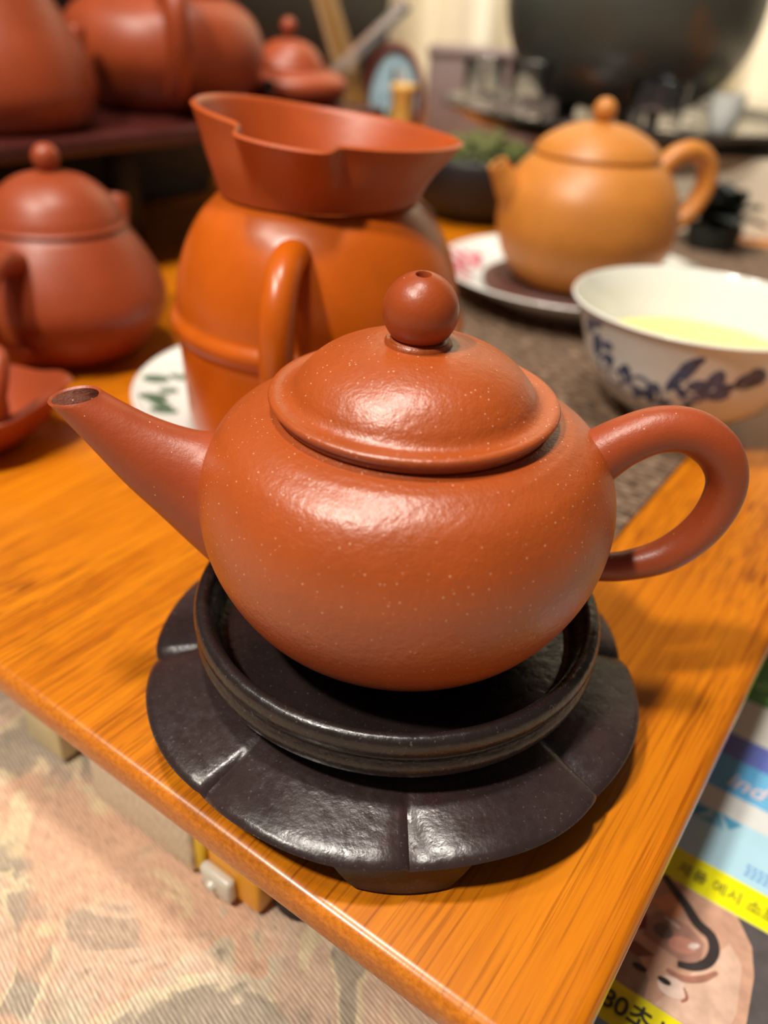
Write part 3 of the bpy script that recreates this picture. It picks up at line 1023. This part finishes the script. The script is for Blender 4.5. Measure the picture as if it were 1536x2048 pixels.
SZ = .0716
round_pot('teapot', (-.2030, .298, SZ), [(.0330, 0), (.0400, .0018), (.0455, .0120), (.0458, .0210), (.0425, .0330), (.0365, .0450), (.0310, .0550), (.0285, .0600)],
          [(.0279, .0596), (.0290, .0602), (.0294, .0614), (.0284, .0628), (.0240, .0690), (.0170, .0745), (.0090, .0775), (.0050, .0780)], (.0840, .0060),
          'pear shaped red clay teapot on the shelf, nearest the left edge', M_pot,
          arc(math.radians(-120), [(.030, .050, .005, .006), (.045, .054, .005, .006), (.060, .046, .005, .006), (.064, .032, .0048, .006), (.058, .018, .0046, .006), (.040, .012, .0046, .006)]),
          arc(math.radians(60), [(.036, .016, .0100, .0090), (.046, .024, .0070, .0065), (.050, .033, .0052, .0050), (.0525, .042, .0044, .0042)]))
round_pot('teapot', (-.1500, .410, SZ), [(.0330, 0), (.0400, .0016), (.0505, .0100), (.0575, .0230), (.0580, .0350), (.0530, .0470), (.0440, .0545), (.0370, .0575)],
          [(.0362, .0570), (.0376, .0580), (.0380, .0592), (.0370, .0604), (.0330, .0650), (.0230, .0700), (.0120, .0725), (.0060, .0730)], (.0800, .0072),
          'broad squat red clay teapot on the shelf with its handle facing forward', M_pot,
          arc(math.radians(-70), [(.036, .0560, .0060, .0065), (.052, .0660, .0060, .0065), (.070, .0640, .0060, .0070), (.080, .0500, .0058, .0070), (.078, .0320, .0056, .0068), (.068, .0180, .0054, .0064), (.050, .0100, .0052, .006)]),
          arc(math.radians(110), [(.044, .026, .0120, .0110), (.060, .036, .0085, .008), (.070, .048, .0060, .006), (.077, .060, .0050, .005)]))
t3 = round_pot('teapot', (-.0850, .476, SZ), [(.0250, 0), (.0320, .0014), (.0380, .0060), (.0392, .0110), (.0365, .0155), (.0280, .0192), (.0240, .0200)],
               [(.0232, .0197), (.0243, .0202), (.0246, .0211), (.0236, .0220), (.0210, .0268), (.0162, .0322), (.0095, .0358), (.0050, .0368)], (.0440, .0050),
               'smallest red clay teapot at the far end of the shelf with spout hole facing forward', M_pot,
               arc(math.radians(80), [(.030, .016, .004, .004), (.042, .019, .004, .004), (.049, .014, .004, .004), (.042, .007, .004, .004), (.030, .006, .004, .004)]),
               arc(math.radians(-100), [(.032, .0095, .0070, .0070), (.038, .0105, .0062, .0060), (.043, .0112, .0056, .0055)]))
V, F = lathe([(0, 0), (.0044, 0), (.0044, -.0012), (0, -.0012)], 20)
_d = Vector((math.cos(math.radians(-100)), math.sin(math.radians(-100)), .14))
bo = mesh('spout_shade_disc', V, F, plain('spout_shade', (.010, .003, .002), .8), t3, loc=(_d.x * .0429, _d.y * .0429, .0112))  # dark disc over the spout mouth, its colour painting the shade inside
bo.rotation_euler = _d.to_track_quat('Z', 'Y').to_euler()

# tan bamboo stick leaning, oval picture, bamboo tube, clear plastic tube
a, b = Vector((-.0150, .4880, .0006)), Vector((-.1010, .6130, .2050))
sk = empty('bamboo_stick', tuple(a), 'tan flat bamboo stick leaning up to the left behind the funnel', 'stick')
d = (b - a) * 1.17; Ln = d.length
V, F = box(.0215, .0045, Ln, .0012, 2, (0, 0, Ln / 2)); q = d.to_track_quat('Z', 'Y')
s_o = mesh('blade', V, F, M_bamboo, sk)
s_o.rotation_euler = (q @ Matrix.Rotation(math.radians(8), 4, 'Z').to_quaternion()).to_euler()
V, F = box(.0225, .0055, .006, .0012, 2, (0, 0, Ln - .004))
e_o = mesh('cap', V, F, M_bamboo, sk); e_o.rotation_euler = s_o.rotation_euler

ov = empty('oval_picture', (-.0160, .549, 0), 'oval picture in a dark red frame standing behind the funnel', 'picture frame')
OC, OA, OB = .0715, .0230, .0360
ring_v, ring_f = [], []
n = 64
sec = [(0, -.003), (.0040, -.003), (.0052, 0), (.0040, .0035), (.0018, .0042), (0, .0030)]
for i in range(n):
    t = 2 * PI * i / n
    for (o_, y) in sec:
        ring_v.append(((OA - .0050 + o_) * math.cos(t), -y, OC + (OB - .0050 + o_) * math.sin(t)))
for i in range(n):
    for k in range(6):
        ring_f.append((i * 6 + k, i * 6 + (k + 1) % 6, ((i + 1) % n) * 6 + (k + 1) % 6, ((i + 1) % n) * 6 + k))
mesh('frame', ring_v, ring_f, M_oval, ov)


def oval_plate(cx, cz, ax, az, y0, th, n=40):
    V = [(cx + ax * math.cos(2 * PI * i / n), y0, cz + az * math.sin(2 * PI * i / n)) for i in range(n)]
    V += [(x, y + th, z) for x, y, z in V]
    return V, [tuple(range(n)), tuple(range(2 * n - 1, n - 1, -1))] + [(i, (i + 1) % n, n + (i + 1) % n, n + i) for i in range(n)]


pnl = mesh('picture', *oval_plate(0, OC, OA - .0045, OB - .0045, -.0006, .0016), plain('pale_blue_print', (.36, .54, .62), .4, .3, 60), ov)
mesh('cloud_print', *oval_plate(.0045, OC + .011, .0055, .0080, -.0008, .0003), plain('cloud_ink', (.55, .58, .58), .4), pnl)
mesh('figure_print', *oval_plate(0, OC + .004, .0018, .017, -.0009, .0003), plain('figure_ink', (.02, .025, .02), .4), pnl)
mesh('grass_print', *oval_plate(.001, OC - .014, .0060, .0080, -.00085, .0003), plain('grass_ink', (.16, .17, .04), .4), pnl)
V, F = lathe([(0, 0), (.018, 0), (.018, .003), (.006, .006), (.004, .012), (.0035, .0358), (0, .0358)], 32)
mesh('foot', V, F, M_oval, ov)

tu = empty('bamboo_tube', (-.0078, .492, 0), 'pale yellow bamboo tube in front of the oval picture', 'tube')
V, F = lathe([(0, .0), (.0076, .0), (.0078, .002), (.0076, .040), (.0080, .041), (.0080, .0425), (.0076, .0435), (.0078, .079), (.0092, .0810), (.0094, .0835), (.0086, .0850), (.0074, .0848), (.0062, .0835), (.0060, .060), (0, .060)], 36)
mesh('barrel', V, F, M_bamboo_l, tu)

gt = empty('clear_tube', (-.0700, .5250, .0716), 'clear plastic tube leaning between the stick and the oval picture', 'tube')
a = Vector((0, 0, .0042)); b = Vector((.0560, .0250, .0560))
V, F = sweep([(*(a + (b - a) * (k / 20)), .0046, .0046) for k in range(21)], 24)
mesh('barrel', V, F, M_glass_t, gt)
V, F = sweep([(*(a + (b - a) * (.96 + k * .05)), .0052, .0052) for k in range(3)], 24)
mesh('cap', V, F, M_glass_t, gt)

# ------------------------------------------------------------------ right background: cloth riser, tray, iron pot, glasses, curtain
rz = empty('cloth_riser', (.300, .625, 0), 'beige cloth covered riser holding up the black tray', 'riser')
V, F = [], []
n = 160
for (k, z) in ((1.0, .0520), (1.006, .0500), (1.02, .040), (1.035, .020), (1.05, .0005)):
    for i in range(n):
        t = 2 * PI * i / n
        ca, sa = math.cos(t), math.sin(t)
        e = 4.0
        sq = (abs(ca) ** e + abs(sa) ** e) ** (-1 / e)
        wv = (k - 1) * .9 * math.sin(t * 17) * .5
        V.append((.180 * sq * ca * (k + wv), .138 * sq * sa * (k + wv), z))
for j in range(4):
    for i in range(n):
        F.append((j * n + i, j * n + (i + 1) % n, (j + 1) * n + (i + 1) % n, (j + 1) * n + i))
F.append(tuple(range(n))); F.append(tuple(4 * n + i for i in range(n)))
mesh('drape', V, F, M_plinthcloth, rz)

TX, TY = .172, .612
ty = empty('round_tray', (TX, TY, .0522), 'large round black lacquer tray holding the iron pot and glasses', 'tray')
V, F = lathe([(0, 0), (.118, 0), (.124, .001)] + spline([(.135, .006), (.148, .0125), (.150, .0150), (.1485, .0160), (.145, .0150), (.137, .0105), (.128, .0085)], 24) + [(0, .0080)], 120)
mesh('dish', V, F, M_tray, ty)
V, F = lathe([(.060, .0078), (.0605, .0088), (.0625, .0088), (.063, .0078)], 96)
mesh('inlay', V, F, M_mauve, ty)
TZ = .0522 + .0082
ip = empty('iron_pot', (.166, .615, TZ), 'big dark iron pot with rusty gold streaks on the black tray', 'pot')
prf = spline([(.046, .009), (.062, .014), (.080, .030), (.0925, .052), (.098, .076), (.0965, .100), (.086, .122), (.070, .134), (.064, .137)], 50)
V, F = lathe([(0, .009)] + prf + [(.064, .142), (.060, .143), (.058, .136), (0, .134)], 96)
mesh('body', V, F, M_iron, ip)
for k in range(3):
    a = math.radians(-90 + 120 * k)
    V, F = lathe([(0, 0), (.008, 0), (.009, .004), (.012, .016), (0, .018)], 20, .042 * math.cos(a), .042 * math.sin(a))
    mesh('foot', V, F, M_iron, ip)
V, F = lathe(spline([(.0575, .140), (.060, .144), (.050, .150), (.030, .156), (.008, .159)], 20) + [(0, .159)], 64)
ld = mesh('lid', V, F, M_iron, ip)
V, F = lathe([(0, .158), (.004, .158), (.004, .163), (.007, .168), (.005, .173), (0, .174)], 20)
mesh('knob', V, F, M_iron, ld)


def tumbler(loc, R, H, label, group=None):
    g = empty('glass_tumbler', loc, label, 'glass', 0, group)
    V, F = lathe([(0, 0), (R * .82, 0), (R * .86, .001), (R, H - .0006), (R - .0005, H), (R - .0011, H - .0006), (R * .78, .006), (0, .005)], 40)
    mesh('wall', V, F, M_glass, g)
    V, F = lathe([(R * .79, .0004), (R * .83, -.0002 + .0003), (R * .80, .0001)], 40)
    return g


tumbler((.052, .568, TZ), .0155, .040, 'clear glass tumbler at the left end of the black tray', 'tumblers on the tray')
tumbler((.084, .545, TZ), .0155, .040, 'clear glass tumbler second from the left end of the tray', 'tumblers on the tray')
tumbler((.166, .488, TZ), .0190, .036, 'clear glass tumbler right behind the ochre teapot handle', 'tumblers on the tray')
wc = empty('white_cup', (.236, .556, TZ), 'little white cup at the right end of the black tray', 'cup')
V, F = lathe([(0, .001), (.007, .001), (.008, 0)] + spline([(.009, .001), (.012, .010), (.0135, .022), (.0140, .027)], 14) + spline([(.0130, .027), (.012, .018), (.008, .006)], 10) + [(0, .004)], 40)
mesh('bowl', V, F, M_porc, wc)
V, F = lathe([(0, .005), (.0084, .0062), (.0122, .0190), (.0105, .0192), (0, .0190)], 32)
mesh('drink', V, F, M_tea, wc)

mv = empty('mauve_box', (.090, .825, 0), 'long mauve grey box behind the tray and below the curtain', 'box', math.radians(-4))
V, F = box(.150, .060, .088, .003, 2, (0, 0, .044)); mesh('body', V, F, M_mauve, mv)
V, F = box(.154, .064, .010, .003, 2, (0, 0, .092)); mesh('lid', V, F, M_mauve, mv)

# cream curtain in deep folds
V, F = [], []
n, hN = 220, 12
for j in range(hN + 1):
    z = .003 + .75 * j / hN
    for i in range(n + 1):
        x = -.42 + 1.5 * i / n
        y = .90 + .040 * math.sin(x * 52 + .8 * math.sin(x * 9) + .7) + .012 * math.sin(x * 23 + 1) - .10 * max(0, x - .32)
        V.append((x, y, z))
for j in range(hN):
    for i in range(n):
        a = j * (n + 1) + i
        F.append((a, a + 1, a + n + 2, a + n + 1))
cu = mesh('curtain', V, F, M_curtain)
sm = cu.modifiers.new('cloth', 'SOLIDIFY'); sm.thickness = .002
tag(cu, 'cream curtain hanging in soft folds behind the tray', 'curtain')
